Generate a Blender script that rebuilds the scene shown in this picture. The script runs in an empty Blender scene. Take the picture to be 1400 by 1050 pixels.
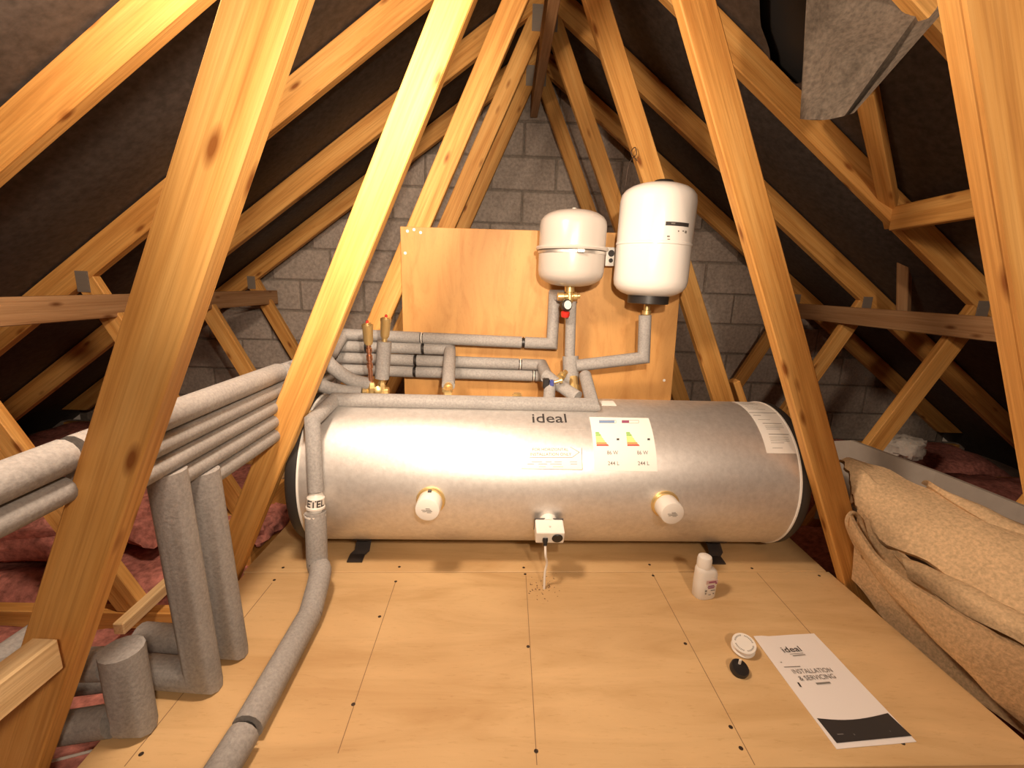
import bpy, bmesh, math, random
from mathutils import Vector, Matrix, noise
V_ = Vector
random.seed(7)
PI = math.pi
scn = bpy.context.scene
COL = scn.collection

# ------------------------------------------------------------------ camera, world, lights, exposure
EH = .8834                                     # eye height above the plywood deck (deck top is Z = 0)
FPX, PITCH, CYAW, ROLL = 620., .2163, .0241, .0333
def cam_axes():
    cp, sp, cy, sy = math.cos(PITCH), math.sin(PITCH), math.cos(CYAW), math.sin(CYAW)
    fw = Vector((sy*cp, cy*cp, -sp)); rt = Vector((cy, -sy, 0)); up = rt.cross(fw)
    c, s = math.cos(ROLL), math.sin(ROLL)
    return c*rt + s*up, -s*rt + c*up, fw
RT, UP, FW = cam_axes()
EYE = Vector((0, 0, EH))
cd = bpy.data.cameras.new('camera'); cd.sensor_width = 36; cd.sensor_fit = 'HORIZONTAL'
cd.lens = FPX/1400*36; cd.clip_start = .02; cd.clip_end = 60
camo = bpy.data.objects.new('camera', cd); COL.objects.link(camo)
m = Matrix.Identity(4)
for i in range(3): m[i][0], m[i][1], m[i][2], m[i][3] = RT[i], UP[i], -FW[i], EYE[i]
camo.matrix_world = m; scn.camera = camo
W = bpy.data.worlds.new('loft_dark'); scn.world = W; W.use_nodes = True
W.node_tree.nodes['Background'].inputs[0].default_value = (.9, .62, .42, 1)
W.node_tree.nodes['Background'].inputs[1].default_value = .05
vs = scn.view_settings
vs.view_transform = 'Standard'; vs.look = 'None'; vs.gamma = 1; vs.use_curve_mapping = False
vs.exposure = 0.85
WARM = (1, .76, .56)
# (position, watts, radius, label): a globe lamp hung high on the left outside the frame, plus an unseen fill bulb added behind the viewer
LAMPS = [((-.40, .73, 1.50), 36, .09, 'round globe lamp hanging under the left rafters outside the frame'),
         ((.5, -.7, 1.5), 41, .08, 'unseen second globe lamp added behind the viewer as fill light')]
FILL_TORCH = (V_((.10, -.04, 1.14)), (660, 400, 1.5), 66)   # unseen fill torch added beside the viewer: position, aim pixel and depth, watts

# ------------------------------------------------------------------ measuring helpers
def ray(x, y): return FW + RT*((x-700)/FPX) - UP*((y-525)/FPX)
def at(x, y, Y): d = ray(x, y); return EYE + d*(Y/d.y)           # the point at depth Y
def az(x, y, Z=0.): d = ray(x, y); return EYE + d*((Z-EH)/d.z)   # the point at height Z
def ax(x, y, X): d = ray(x, y); return EYE + d*(X/d.x)           # the point at side X
V = Vector

# ------------------------------------------------------------------ object helpers
def tag(o, label=None, cat=None, group=None, kind=None):
    if label: o['label'] = label
    if cat: o['category'] = cat
    if group: o['group'] = group
    if kind: o['kind'] = kind
    return o
def thing(name, loc, label, cat, group=None):
    o = bpy.data.objects.new(name, None); COL.objects.link(o); o.location = loc; o.empty_display_size = .05
    return tag(o, label, cat, group)
def wloc(p):
    l = V((0, 0, 0))
    while p: l = l + p.location; p = p.parent
    return l
def obj(name, geo, mat, parent=None, smooth=False, loc=None, mats=None):
    """world-space geometry -> one mesh object (origin at loc, or at the parent's origin)"""
    vs_, fs = geo
    base = wloc(parent)
    org = base if loc is None else V(loc)
    me = bpy.data.meshes.new(name)
    me.from_pydata([tuple(V(v)-org) for v in vs_], [], fs)
    me.materials.append(mat)
    if smooth:
        me.polygons.foreach_set('use_smooth', [True]*len(me.polygons))
        if smooth != 'all': me.set_sharp_from_angle(angle=math.radians(40))
    me.update()
    bm = bmesh.new(); bm.from_mesh(me); bmesh.ops.recalc_face_normals(bm, faces=bm.faces); bm.to_mesh(me); bm.free()
    o = bpy.data.objects.new(name, me); COL.objects.link(o)
    o.location = org - base; o.parent = parent
    return o
def join(*gs):
    vs_, fs = [], []
    for g in gs:
        n = len(vs_); vs_ += list(g[0]); fs += [tuple(i+n for i in f) for f in g[1]]
    return vs_, fs
def box(a, b):
    (x0, y0, z0), (x1, y1, z1) = a, b
    v = [V((x, y, z)) for z in (z0, z1) for y in (y0, y1) for x in (x0, x1)]
    return v, [(0, 2, 3, 1), (4, 5, 7, 6), (0, 1, 5, 4), (2, 6, 7, 3), (0, 4, 6, 2), (1, 3, 7, 5)]
def obox(c, ux, uy, uz, sx, sy, sz):
    c = V(c); v = []
    for k in (-1, 1):
        for j in (-1, 1):
            for i in (-1, 1): v.append(c + ux*(i*sx/2) + uy*(j*sy/2) + uz*(k*sz/2))
    return v, [(0, 2, 3, 1), (4, 5, 7, 6), (0, 1, 5, 4), (2, 6, 7, 3), (0, 4, 6, 2), (1, 3, 7, 5)]
def bevel(geo, w, seg=1):
    bm = bmesh.new(); vv = [bm.verts.new(v) for v in geo[0]]
    for f in geo[1]: bm.faces.new([vv[i] for i in f])
    bmesh.ops.recalc_face_normals(bm, faces=bm.faces)
    bmesh.ops.bevel(bm, geom=list(bm.edges), offset=w, segments=seg, profile=.6, affect='EDGES')
    bm.verts.index_update(); r = ([v.co.copy() for v in bm.verts], [tuple(v.index for v in f.verts) for f in bm.faces]); bm.free()
    return r
def frame(n):
    n = V(n).normalized(); a = V((0, 0, 1)) if abs(n.z) < .9 else V((1, 0, 0))
    u = a.cross(n).normalized(); return u, n.cross(u), n
def sweep(pts, r, n=14, cap=True):
    """tube with mitred corners along a polyline; r may be a list"""
    pts = [V(p) for p in pts]; rs = r if isinstance(r, (list, tuple)) else [r]*len(pts)
    ds = [(pts[i+1]-pts[i]).normalized() for i in range(len(pts)-1)]
    u, w, _ = frame(ds[0]); vs_, fs = [], []
    for i, p in enumerate(pts):
        d0 = ds[max(i-1, 0)]; d1 = ds[min(i, len(ds)-1)]
        if i: u = (u - d0*u.dot(d0)).normalized(); w = d0.cross(u)
        nrm = (d0+d1).normalized()
        for k in range(n):
            a = 2*PI*k/n; q = (u*math.cos(a) + w*math.sin(a))*rs[i]
            q = q - d0*(q.dot(nrm)/d0.dot(nrm)); vs_.append(p+q)
        if 0 < i < len(ds): u = ds[i-1].rotation_difference(ds[i]) @ u
    for i in range(len(pts)-1):
        for k in range(n):
            a, b = i*n+k, i*n+(k+1) % n; fs.append((a, b, b+n, a+n))
    if cap:
        fs.append(tuple(range(n))); fs.append(tuple(range((len(pts)-1)*n, len(pts)*n)))
    return vs_, fs
def curve(pts, k=6):
    """Catmull-Rom through the points"""
    pts = [V(p) for p in pts]; P = [2*pts[0]-pts[1]] + pts + [2*pts[-1]-pts[-2]]; out = []
    for i in range(1, len(P)-2):
        for j in range(k):
            t = j/k; a, b, c, d = P[i-1], P[i], P[i+1], P[i+2]
            out.append(.5*((2*b) + (c-a)*t + (2*a-5*b+4*c-d)*t*t + (3*b-a-3*c+d)*t**3))
    return out + [pts[-1]]
def lathe(prof, c, axis, n=24):
    """prof: (radius, height along axis)"""
    u, w, ax_ = frame(axis); c = V(c); vs_, fs = [], []
    for r, h in prof:
        for k in range(n):
            a = 2*PI*k/n; vs_.append(c + ax_*h + (u*math.cos(a)+w*math.sin(a))*max(r, 1e-5))
    for i in range(len(prof)-1):
        for k in range(n):
            a, b = i*n+k, i*n+(k+1) % n; fs.append((a, b, b+n, a+n))
    fs.append(tuple(range(n))); fs.append(tuple(range((len(prof)-1)*n, len(prof)*n)))
    return vs_, fs
def grid(rows):
    """rows of points -> quads"""
    n = len(rows[0]); vs_ = [V(p) for r in rows for p in r]
    return vs_, [(i*n+j, i*n+j+1, (i+1)*n+j+1, (i+1)*n+j) for i in range(len(rows)-1) for j in range(n-1)]
def slab(rows, off):
    """grid given a thickness along the vector off"""
    v, f = grid(rows); n = len(rows[0]); m_ = len(rows); N = len(v); off = V(off)
    vs_ = v + [p+off for p in v]; fs = f + [tuple(i+N for i in reversed(q)) for q in f]
    rim = [j for j in range(n)] + [i*n+n-1 for i in range(1, m_)] + [(m_-1)*n+j for j in range(n-2, -1, -1)] + [i*n for i in range(m_-2, 0, -1)]
    for a, b in zip(rim, rim[1:]+rim[:1]): fs.append((b, a, a+N, b+N))
    return vs_, fs

# ------------------------------------------------------------------ materials
MATS = {}
def mat(name, col, rough=.6, metal=0., spec=.5):
    M = bpy.data.materials.new(name); M.use_nodes = True; b = M.node_tree.nodes['Principled BSDF']
    b.inputs['Base Color'].default_value = (*col, 1); b.inputs['Roughness'].default_value = rough; b.inputs['Metallic'].default_value = metal
    b.inputs['Specular IOR Level'].default_value = spec
    MATS[name] = M; return M, M.node_tree, b
def N(nt, t, **kw):
    n = nt.nodes.new(t)
    for k, v in kw.items():
        if k in n.inputs: n.inputs[k].default_value = v
        else: setattr(n, k, v)
    return n
def ramp(nt, fac, stops):
    r = nt.nodes.new('ShaderNodeValToRGB'); e = r.color_ramp.elements
    while len(e) < len(stops): e.new(.5)
    for el, (p, c) in zip(e, stops): el.position = p; el.color = (*c, 1) if len(c) == 3 else c
    nt.links.new(fac, r.inputs[0]); return r
def coords(nt, scale=(1, 1, 1), rand=False):
    tc = nt.nodes.new('ShaderNodeTexCoord'); mp = nt.nodes.new('ShaderNodeMapping'); mp.inputs['Scale'].default_value = scale
    nt.links.new(tc.outputs['Object'], mp.inputs['Vector'])
    if rand:
        oi = nt.nodes.new('ShaderNodeObjectInfo'); mu = N(nt, 'ShaderNodeMath', operation='MULTIPLY'); mu.inputs[1].default_value = 37.
        nt.links.new(oi.outputs['Random'], mu.inputs[0])
        cb = nt.nodes.new('ShaderNodeCombineXYZ')
        for i in range(3): nt.links.new(mu.outputs[0], cb.inputs[i])
        nt.links.new(cb.outputs[0], mp.inputs['Location'])
    return mp.outputs[0]
def mix(nt, fac, a, b, mode='MIX'):
    n = N(nt, 'ShaderNodeMix', data_type='RGBA', blend_type=mode)
    if isinstance(fac, float): n.inputs[0].default_value = fac
    else: nt.links.new(fac, n.inputs[0])
    for k, s in ((6, a), (7, b)):
        if isinstance(s, tuple): n.inputs[k].default_value = (*s, 1)
        else: nt.links.new(s, n.inputs[k])
    return n.outputs[2]
def bump(nt, b, h, s, d=.01):
    n = N(nt, 'ShaderNodeBump'); n.inputs['Strength'].default_value = s; n.inputs['Distance'].default_value = d
    nt.links.new(h, n.inputs['Height']); nt.links.new(n.outputs[0], b.inputs['Normal'])
def wood(name, lo, mid, hi, knots=True, rough=.62):
    M, nt, b = mat(name, mid, rough, spec=.3)
    v = coords(nt, (9, 9, .55), True)
    n1 = N(nt, 'ShaderNodeTexNoise', Scale=3.2, Detail=5., Roughness=.55, Distortion=.35); nt.links.new(v, n1.inputs['Vector'])
    v2 = coords(nt, (60, 60, 1.2), True)
    n2 = N(nt, 'ShaderNodeTexNoise', Scale=2.5, Detail=3., Roughness=.6); nt.links.new(v2, n2.inputs['Vector'])
    r = ramp(nt, n1.outputs['Fac'], [(.3, lo), (.48, mid), (.7, hi)])
    r2 = ramp(nt, n2.outputs['Fac'], [(.32, (.62, .54, .45)), (.56, (1, 1, 1))])
    c = mix(nt, .55, r.outputs[0], r2.outputs[0], 'MULTIPLY')
    if knots:
        v3 = coords(nt, (15, 15, 5.), True)
        vo = N(nt, 'ShaderNodeTexVoronoi', Scale=1.0, Randomness=1.); nt.links.new(v3, vo.inputs['Vector'])
        k = ramp(nt, vo.outputs['Distance'], [(.06, (1, 1, 1)), (.10, (.6, .6, .6)), (.17, (0, 0, 0))])
        c = mix(nt, k.outputs[0], c, (lo[0]*.5, lo[1]*.38, lo[2]*.3))
    nt.links.new(c, b.inputs['Base Color']); bump(nt, b, n2.outputs['Fac'], .25, .004)
    return M
TIMBER = wood('timber', (.52, .235, .055), (.68, .35, .095), (.78, .45, .145))
TIMBER_PALE = wood('timber_pale', (.66, .43, .2), (.76, .54, .28), (.83, .63, .36), False)
TIMBER_OLD = wood('timber_old', (.32, .17, .075), (.42, .24, .115), (.5, .31, .16))

def ply(name, base, dark, sc):
    M, nt, b = mat(name, base, .5, spec=.35)
    v = coords(nt, sc)
    n1 = N(nt, 'ShaderNodeTexNoise', Scale=2.2, Detail=6., Roughness=.6, Distortion=.9); nt.links.new(v, n1.inputs['Vector'])
    n2 = N(nt, 'ShaderNodeTexNoise', Scale=1.3, Detail=2., Roughness=.5); nt.links.new(coords(nt, (2, 2, 2)), n2.inputs['Vector'])
    n3 = N(nt, 'ShaderNodeTexNoise', Scale=9., Detail=4., Roughness=.7); nt.links.new(coords(nt, tuple(x*4 for x in sc)), n3.inputs['Vector'])
    c = ramp(nt, n1.outputs['Fac'], [(.3, dark), (.52, base), (.75, tuple(min(1, x*1.1) for x in base))])
    c2 = ramp(nt, n2.outputs['Fac'], [(.3, (.86, .82, .78)), (.6, (1, 1, 1))])
    c3 = ramp(nt, n3.outputs['Fac'], [(.28, (.8, .74, .66)), (.42, (1, 1, 1))])
    o = mix(nt, .8, c.outputs[0], c2.outputs[0], 'MULTIPLY'); o = mix(nt, .6, o, c3.outputs[0], 'MULTIPLY')
    nt.links.new(o, b.inputs['Base Color']); return M
PLY = ply('plywood_deck', (.66, .45, .225), (.56, .36, .165), (.9, 5, 5))
PLYB = ply('plywood_panel', (.64, .345, .115), (.52, .255, .075), (7, 2, 1.6))

def speck(name, base, amt, scale, rough=.8, bs=.3, metal=0., spec=.4):
    M, nt, b = mat(name, base, rough, metal, spec)
    n = N(nt, 'ShaderNodeTexNoise', Scale=scale, Detail=4., Roughness=.6); nt.links.new(coords(nt, (1, 1, 1), True), n.inputs['Vector'])
    n2 = N(nt, 'ShaderNodeTexNoise', Scale=scale*.08, Detail=3.); nt.links.new(coords(nt, (1, 1, 1), True), n2.inputs['Vector'])
    lo = tuple(x*(1-amt) for x in base); hi = tuple(min(1, x*(1+amt)) for x in base)
    c = ramp(nt, n.outputs['Fac'], [(.32, lo), (.68, hi)])
    c2 = ramp(nt, n2.outputs['Fac'], [(.3, (1-amt*.8,)*3), (.65, (1, 1, 1))])
    nt.links.new(mix(nt, .8, c.outputs[0], c2.outputs[0], 'MULTIPLY'), b.inputs['Base Color'])
    if bs: bump(nt, b, n.outputs['Fac'], bs, .003)
    return M
FOAM = speck('grey_pipe_foam', (.35, .338, .328), .16, 160, .75, .25)
FELT = speck('roofing_felt', (.075, .062, .055), .3, 40, .7, .2)
FLAP = speck('grey_brown_underlay', (.17, .14, .11), .3, 90, .95, .4)
BLOCK = speck('concrete_block', (.46, .4, .35), .22, 55, .95, .6)
MORTAR = speck('mortar', (.3, .26, .22), .25, 60, .95, .5)
PINK = speck('pink_glass_wool', (.5, .2, .165), .4, 45, 1., .9, spec=.1)
CARPET = speck('tan_felt_carpet', (.66, .47, .275), .2, 130, 1., .7, spec=.1)
CARPET_IN = speck('grey_carpet_pile', (.2, .17, .13), .25, 130, 1., .6, spec=.1)
GREYB = speck('grey_board', (.33, .29, .25), .05, 30, .6, 0)
PLASTER = speck('ceiling_boards', (.3, .22, .18), .2, 20, .95, .2)
WHITEWOOL = speck('white_foam', (.7, .66, .6), .15, 40, .95, .9)

def zinc():
    M, nt, b = mat('galvanised_steel', (.8, .78, .76), .45, .78)
    vo = N(nt, 'ShaderNodeTexVoronoi', Scale=70., Randomness=1.); nt.links.new(coords(nt, (1, 1, 1)), vo.inputs['Vector'])
    n = N(nt, 'ShaderNodeTexNoise', Scale=60., Detail=5., Roughness=.65); nt.links.new(coords(nt, (1, 1, 1)), n.inputs['Vector'])
    n2 = N(nt, 'ShaderNodeTexNoise', Scale=5., Detail=4.); nt.links.new(coords(nt, (1, 1, 1)), n2.inputs['Vector'])
    c = ramp(nt, n.outputs['Fac'], [(.3, (.70, .68, .66)), (.7, (.84, .82, .80))])
    c2 = ramp(nt, n2.outputs['Fac'], [(.3, (.91, .9, .89)), (.65, (1, 1, 1))])
    nt.links.new(mix(nt, .8, c.outputs[0], c2.outputs[0], 'MULTIPLY'), b.inputs['Base Color'])
    r = ramp(nt, n2.outputs['Fac'], [(.3, (.5, .5, .5)), (.7, (.45, .45, .45))]); nt.links.new(r.outputs[0], b.inputs['Roughness'])
    bump(nt, b, n.outputs['Fac'], .12, .002)
    return M
ZINC = zinc()
def plain(name, col, rough=.5, metal=0., spec=.5): return mat(name, col, rough, metal, spec)[0]
WHITE = plain('white_enamel', (.82, .8, .77), .25)
IVORY = plain('cream_enamel', (.54, .50, .46), .28)
WPLAST = plain('white_plastic', (.8, .77, .72), .4)
PAPER = plain('white_paper', (.82, .78, .76), .7)
LABEL = plain('label_white', (.85, .84, .8), .55)
BLACK = plain('black_plastic', (.02, .018, .018), .4)
CAPBLK = plain('black_end_cap', (.03, .028, .027), .5)
INK = plain('dark_ink', (.035, .03, .03), .6)
INKG = plain('grey_ink', (.16, .15, .145), .6)
BRASS = plain('brass', (.8, .6, .27), .36, .8)
COPPER = plain('copper', (.78, .4, .25), .3, 1.)
STEEL = plain('steel', (.7, .68, .65), .42, .85)
RED = plain('red_plastic', (.6, .03, .02), .4)
BLUE = plain('blue_plastic', (.06, .08, .3), .4)
SCREW = plain('dark_screw', (.06, .04, .03), .5, .6)
MARK = plain('pencil_line', (.26, .16, .08), .8)
PLATE = plain('zinc_nail_plate', (.34, .29, .24), .55, .5)
BRACK = plain('dark_bracket', (.05, .043, .042), .4, .4)
LABINK = plain('label_grey_print', (.2, .19, .17), .7)
C_G, C_Y, C_O, C_R = [plain('energy_'+n, c, .6) for n, c in (('green', (.25, .5, .1)), ('yellow', (.8, .75, .2)), ('orange', (.7, .3, .06)), ('red', (.5, .06, .03)))]
C_B, C_P = plain('energy_blue', (.2, .3, .5), .6), plain('energy_purple', (.3, .08, .16), .6)

# ------------------------------------------------------------------ roof shell and trusses
XA = .1558                                    # ridge line
RL, RS, RD = EH+1.2774, .7417, .124           # rafter underside at the ridge, slope, depth
YG = 3.2                                      # gable wall face
CH = -.14                                     # top of the bottom chords
def web_x(sd, o, Z, dx=0.): return XA + sd*((.6272 if o else .5366) - .4498*(Z-EH) + dx)
def out_x(sd, o, Z): return XA + sd*(1.75 + .52*(Z-.865) + (.09 if o else 0))
def timber(name, poly, y0, y1, d, M, parent, bev=.003):
    """prism of an XZ polygon between depths y0, y1, local Z along d so that the grain runs along it"""
    d = V((d[0], 0, d[1])).normalized(); xx = V((d.z, 0, -d.x)); c = V((sum(p[0] for p in poly)/len(poly), (y0+y1)/2, sum(p[1] for p in poly)/len(poly)))
    loc = []
    for y in (y0, y1):
        for p in poly:
            q = V((p[0], y, p[1])) - c; loc.append(V((q.dot(xx), q.y, q.dot(d))))
    n = len(poly); fs = [tuple(range(n)), tuple(range(2*n-1, n-1, -1))] + [(i, (i+1) % n, n+(i+1) % n, n+i) for i in range(n)]
    g = bevel((loc, fs), bev) if bev else (loc, fs)
    me = bpy.data.meshes.new(name); me.from_pydata([tuple(v) for v in g[0]], [], g[1]); me.materials.append(M)
    bm = bmesh.new(); bm.from_mesh(me); bmesh.ops.recalc_face_normals(bm, faces=bm.faces); bm.to_mesh(me); bm.free()
    o = bpy.data.objects.new(name, me); COL.objects.link(o); o.parent = parent
    M4 = Matrix((xx, V((0, 1, 0)), d)).transposed().to_4x4(); M4.translation = c - wloc(parent)
    o.matrix_local = M4
    return o
def beam(name, a, b, w, h, M, parent=None, bev=.003, upv=(0, 0, 1)):
    """straight timber from a to b, local Z along it"""
    a, b = V(a), V(b); d = (b-a).normalized(); x = d.cross(V(upv)).normalized(); y = d.cross(x)
    L = (b-a).length
    g = bevel(box((-w/2, -h/2, -L/2), (w/2, h/2, L/2)), bev)
    me = bpy.data.meshes.new(name); me.from_pydata([tuple(v) for v in g[0]], [], g[1]); me.materials.append(M)
    bm = bmesh.new(); bm.from_mesh(me); bmesh.ops.recalc_face_normals(bm, faces=bm.faces); bm.to_mesh(me); bm.free()
    o = bpy.data.objects.new(name, me); COL.objects.link(o); o.parent = parent
    M4 = Matrix((x, y, d)).transposed().to_4x4(); M4.translation = (a+b)/2 - wloc(parent); o.matrix_local = M4
    return o

TRUSS_Y = [.63, 1.23, 1.83, 2.43, 3.03]
TLAB = ['roof truss nearest the viewer, its thick webs cut by both picture edges',
        'roof truss standing just in front of the galvanised cylinder, bright web at its left',
        'roof truss with the plywood panel fixed to its webs behind the cylinder',
        'roof truss between the plywood panel truss and the one by the block wall',
        'farthest roof truss, right in front of the block gable wall']
def plate(c, w, h, y, parent):
    g = box((c[0]-w/2, y-.0015, c[1]-h/2), (c[0]+w/2, y, c[1]+h/2))
    ribs = []
    for i in range(4):
        zz = c[1]-h/2 + h*(i+.5)/4
        ribs.append(box((c[0]-w*.42, y-.0025, zz-h*.05), (c[0]+w*.42, y-.0015, zz+h*.05)))
    obj('nail_plate', join(g, *ribs), PLATE, parent)
for i, y in enumerate(TRUSS_Y):
    t = thing('roof_truss', (XA, y, CH), TLAB[i], 'roof truss', 'roof trusses')
    dx = .02 if i == 0 else 0.
    y1 = y + .038
    apex = RL
    for sd in (-1, 1):
        zb = -.05; xe = XA + sd*(RL-zb)/RS
        timber('rafter', [(XA, RL), (XA, RL+RD), (XA+sd*(RL+RD-zb)/RS, zb), (xe, zb)], y-.001, y1+.001, (sd, -RS), TIMBER, t)
        zi = EH + (.5366+dx)/.4498; ho = (RL-EH-RS*(.6272+dx))/(1-RS*.4498); zo = EH+ho
        if zi < RL:
            poly = [(web_x(sd, 1, CH, dx), CH), (web_x(sd, 0, CH, dx), CH), (XA+sd*.0005, zi), (XA+sd*.0005, RL+.01), (web_x(sd, 1, zo, dx), zo)]
        else:
            poly = [(web_x(sd, 1, CH, dx), CH), (web_x(sd, 0, CH, dx), CH), (XA+sd*.0005, RL), (web_x(sd, 1, zo, dx), zo)]
        if i == 0 and sd == 1:                # waney edge: bark side left on the arris
            base = web_x(sd, 0, CH, dx)
            seg = []
            for k in range(1, 60):
                z = CH + (1.95-CH)*k/60
                j = max(0, noise.noise(V((z*6, 1.3, 0)))+noise.noise(V((z*23, 4., 0)))*.5)*.012
                seg.append((web_x(sd, 0, z, dx)+j, z))
            poly = poly[:2] + seg + poly[2:]
            # full web set back a little, thin jagged front skin
            timber('web', [poly[0], poly[1]] + poly[-3:] if zi < RL else [poly[0], poly[1]] + poly[-2:], y+.006, y1, (-sd*.4498, 1), TIMBER, t)
            timber('web_face', poly, y, y+.006, (-sd*.4498, 1), TIMBER, t, 0)
        else:
            timber('web', poly, y, y1, (-sd*.4498, 1), TIMBER, t)
        za = (RL - RS*(1.75-.52*.865))/(1+RS*.52); zb2 = (RL - RS*(1.84-.52*.865))/(1+RS*.52)
        timber('web', [(out_x(sd, 0, CH), CH), (out_x(sd, 1, CH), CH), (out_x(sd, 1, zb2), zb2), (out_x(sd, 0, za), za)], y+.0005, y1-.0005, (sd*.52, 1), TIMBER, t)
        if i:
            plate((XA+sd*.035, 2.1), .05, .11, y-.001, t)
            plate((out_x(sd, 0, .84)+sd*.05, .84), .05, .08, y-.001, t)
    timber('bottom_chord', [(XA-3.15, CH-.1), (XA+3.15, CH-.1), (XA+3.15, CH), (XA-3.15, CH)], y-.001, y1+.001, (1, 0), TIMBER, t)

# felt under the tiles, sagging between the rafters; torn open on the right
HOLE = [az(1040, -20, 0), ]
def felt_z(X): return RL + RD + .004 - RS*abs(X-XA)
def roof_hit(x, y):
    d = ray(x, y); t = (RL+RD+RS*XA-EH)/(d.z+RS*d.x); return EYE + d*t
hole = [roof_hit(*p) for p in [(1038, -30), (1040, 30), (1052, 62), (1054, 80), (1068, 98), (1090, 112), (1130, 90), (1150, -30)]]
hole = [(p.x, p.y) for p in hole]
def inside(p, poly):
    c = False
    for (x0, y0), (x1, y1) in zip(poly, poly[1:]+poly[:1]):
        if (y0 > p[1]) != (y1 > p[1]) and p[0] < (x1-x0)*(p[1]-y0)/(y1-y0)+x0: c = not c
    return c
for sd, nm in ((-1, 'left'), (1, 'right')):
    nx, ny = 96, 132
    rows = []
    for i in range(nx+1):
        r = []
        for j in range(ny+1):
            X = XA + sd*3.55*i/nx; Y = -1.4 + 4.7*j/ny
            ph = ((Y-.649)/.6) % 1.
            sag = .022*math.sin(PI*ph)**2*(1+.5*noise.noise(V((X*2, math.floor((Y-.649)/.6)*3.1, 5))))
            r.append(V((X, Y, felt_z(X)+.003 - sag)))
        rows.append(r)
    g = grid(rows)
    if sd == 1:
        full = g[1]
        g = (g[0], [f for f in g[1] if not inside(((g[0][f[0]].x+g[0][f[2]].x)/2+.012*noise.noise(g[0][f[0]]*20), (g[0][f[0]].y+g[0][f[2]].y)/2), hole)])
    if sd == 1:                               # pull the ragged rim on to the tear line
        kept = set(i for f in g[1] for i in f); cut = set(i for f in set(full)-set(g[1]) for i in f)
        for i in kept & cut:
            p = g[0][i]; best = None
            for (xa, ya), (xb, yb) in zip(hole, hole[1:]+hole[:1]):
                L2_ = (xb-xa)**2+(yb-ya)**2; t_ = max(0, min(1, ((p.x-xa)*(xb-xa)+(p.y-ya)*(yb-ya))/L2_))
                q_ = (xa+(xb-xa)*t_, ya+(yb-ya)*t_); dq = math.hypot(q_[0]-p.x, q_[1]-p.y)
                if best is None or dq < best[0]: best = (dq, q_)
            if best[0] < .06: p.x, p.y = best[1]; p.z = felt_z(p.x)-.012
    tag(obj('ceiling_'+nm, g, FELT, None, True), 'dark roofing felt over the %s rafters' % nm, kind='structure')
# black tile undersides above the torn felt
tag(obj('ceiling_outer', join(*[slab([[V((XA, -1.4, felt_z(XA)+.05)), V((XA, 3.4, felt_z(XA)+.05))], [V((XA+s*3.3, -1.4, felt_z(XA+s*3.3)+.05)), V((XA+s*3.3, 3.4, felt_z(XA+s*3.3)+.05))]], (0, 0, .02)) for s in (-1, 1)]), CAPBLK), 'black tile undersides above the felt', kind='structure')
tag(obj('floor', box((XA-3.5, -1.4, CH-.13), (XA+3.5, YG+.1, CH-.102)), PLASTER), 'ceiling boards below the insulation', kind='structure')

# gable wall of blocks
wall = tag(obj('wall_back', ([V((XA-3.2, YG+.012, -.24)), V((XA+3.2, YG+.012, -.24)), V((XA+3.2, YG+.012, felt_z(XA+3.2)+.02)), V((XA, YG+.012, felt_z(XA)+.02)), V((XA-3.2, YG+.012, felt_z(XA-3.2)+.02)),
     V((XA-3.2, YG+.11, -.24)), V((XA+3.2, YG+.11, -.24)), V((XA+3.2, YG+.11, felt_z(XA+3.2)+.02)), V((XA, YG+.11, felt_z(XA)+.02)), V((XA-3.2, YG+.11, felt_z(XA-3.2)+.02))],
     [(0, 1, 2, 3, 4), (9, 8, 7, 6, 5), (0, 5, 6, 1), (1, 6, 7, 2), (2, 7, 8, 3), (3, 8, 9, 4), (4, 9, 5, 0)]), MORTAR), 'grey concrete block gable wall', kind='structure')
BL, BH = .43, .209
bmeshes = []
for k in range(5):
    vv, ff = bevel(box((-BL/2+.006, -.02, -BH/2+.006), (BL/2-.006, .03, BH/2-.006)), .006)
    vv = [v + V((noise.noise(v*9+V((k*7, 0, 0))), noise.noise(v*8+V((0, k*5, 3)))*.7, noise.noise(v*9+V((0, 9, k*3)))))*.004 for v in vv]
    me = bpy.data.meshes.new('block'); me.from_pydata([tuple(v) for v in vv], [], ff); me.materials.append(BLOCK)
    bm = bmesh.new(); bm.from_mesh(me); bmesh.ops.recalc_face_normals(bm, faces=bm.faces); bm.to_mesh(me); bm.free(); bmeshes.append(me)
for c in range(-9, 4):
    zc = 1.70 + BH*(c+.5) - BH
    z0 = zc-BH/2
    off = .104 if (c % 2) else -.107
    for j in range(-8, 9):
        xc = off + BL*j + BL/2
        e0, e1 = xc-BL/2, xc+BL/2
        lim0, lim1 = XA-(RL+RD-.03-zc)/RS, XA+(RL+RD-.03-zc)/RS
        lo, hi = max(e0, lim0), min(e1, lim1)
        if hi-lo < .06: continue
        b = bpy.data.objects.new('block', random.choice(bmeshes)); COL.objects.link(b); b.parent = wall
        b.location = ((lo+hi)/2, YG+.018+random.uniform(-.003, .003), zc+random.uniform(-.002, .002))
        b.scale.x = (hi-lo)/BL; b.rotation_euler = (0, random.uniform(-.004, .004), random.uniform(-.006, .006))

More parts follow.
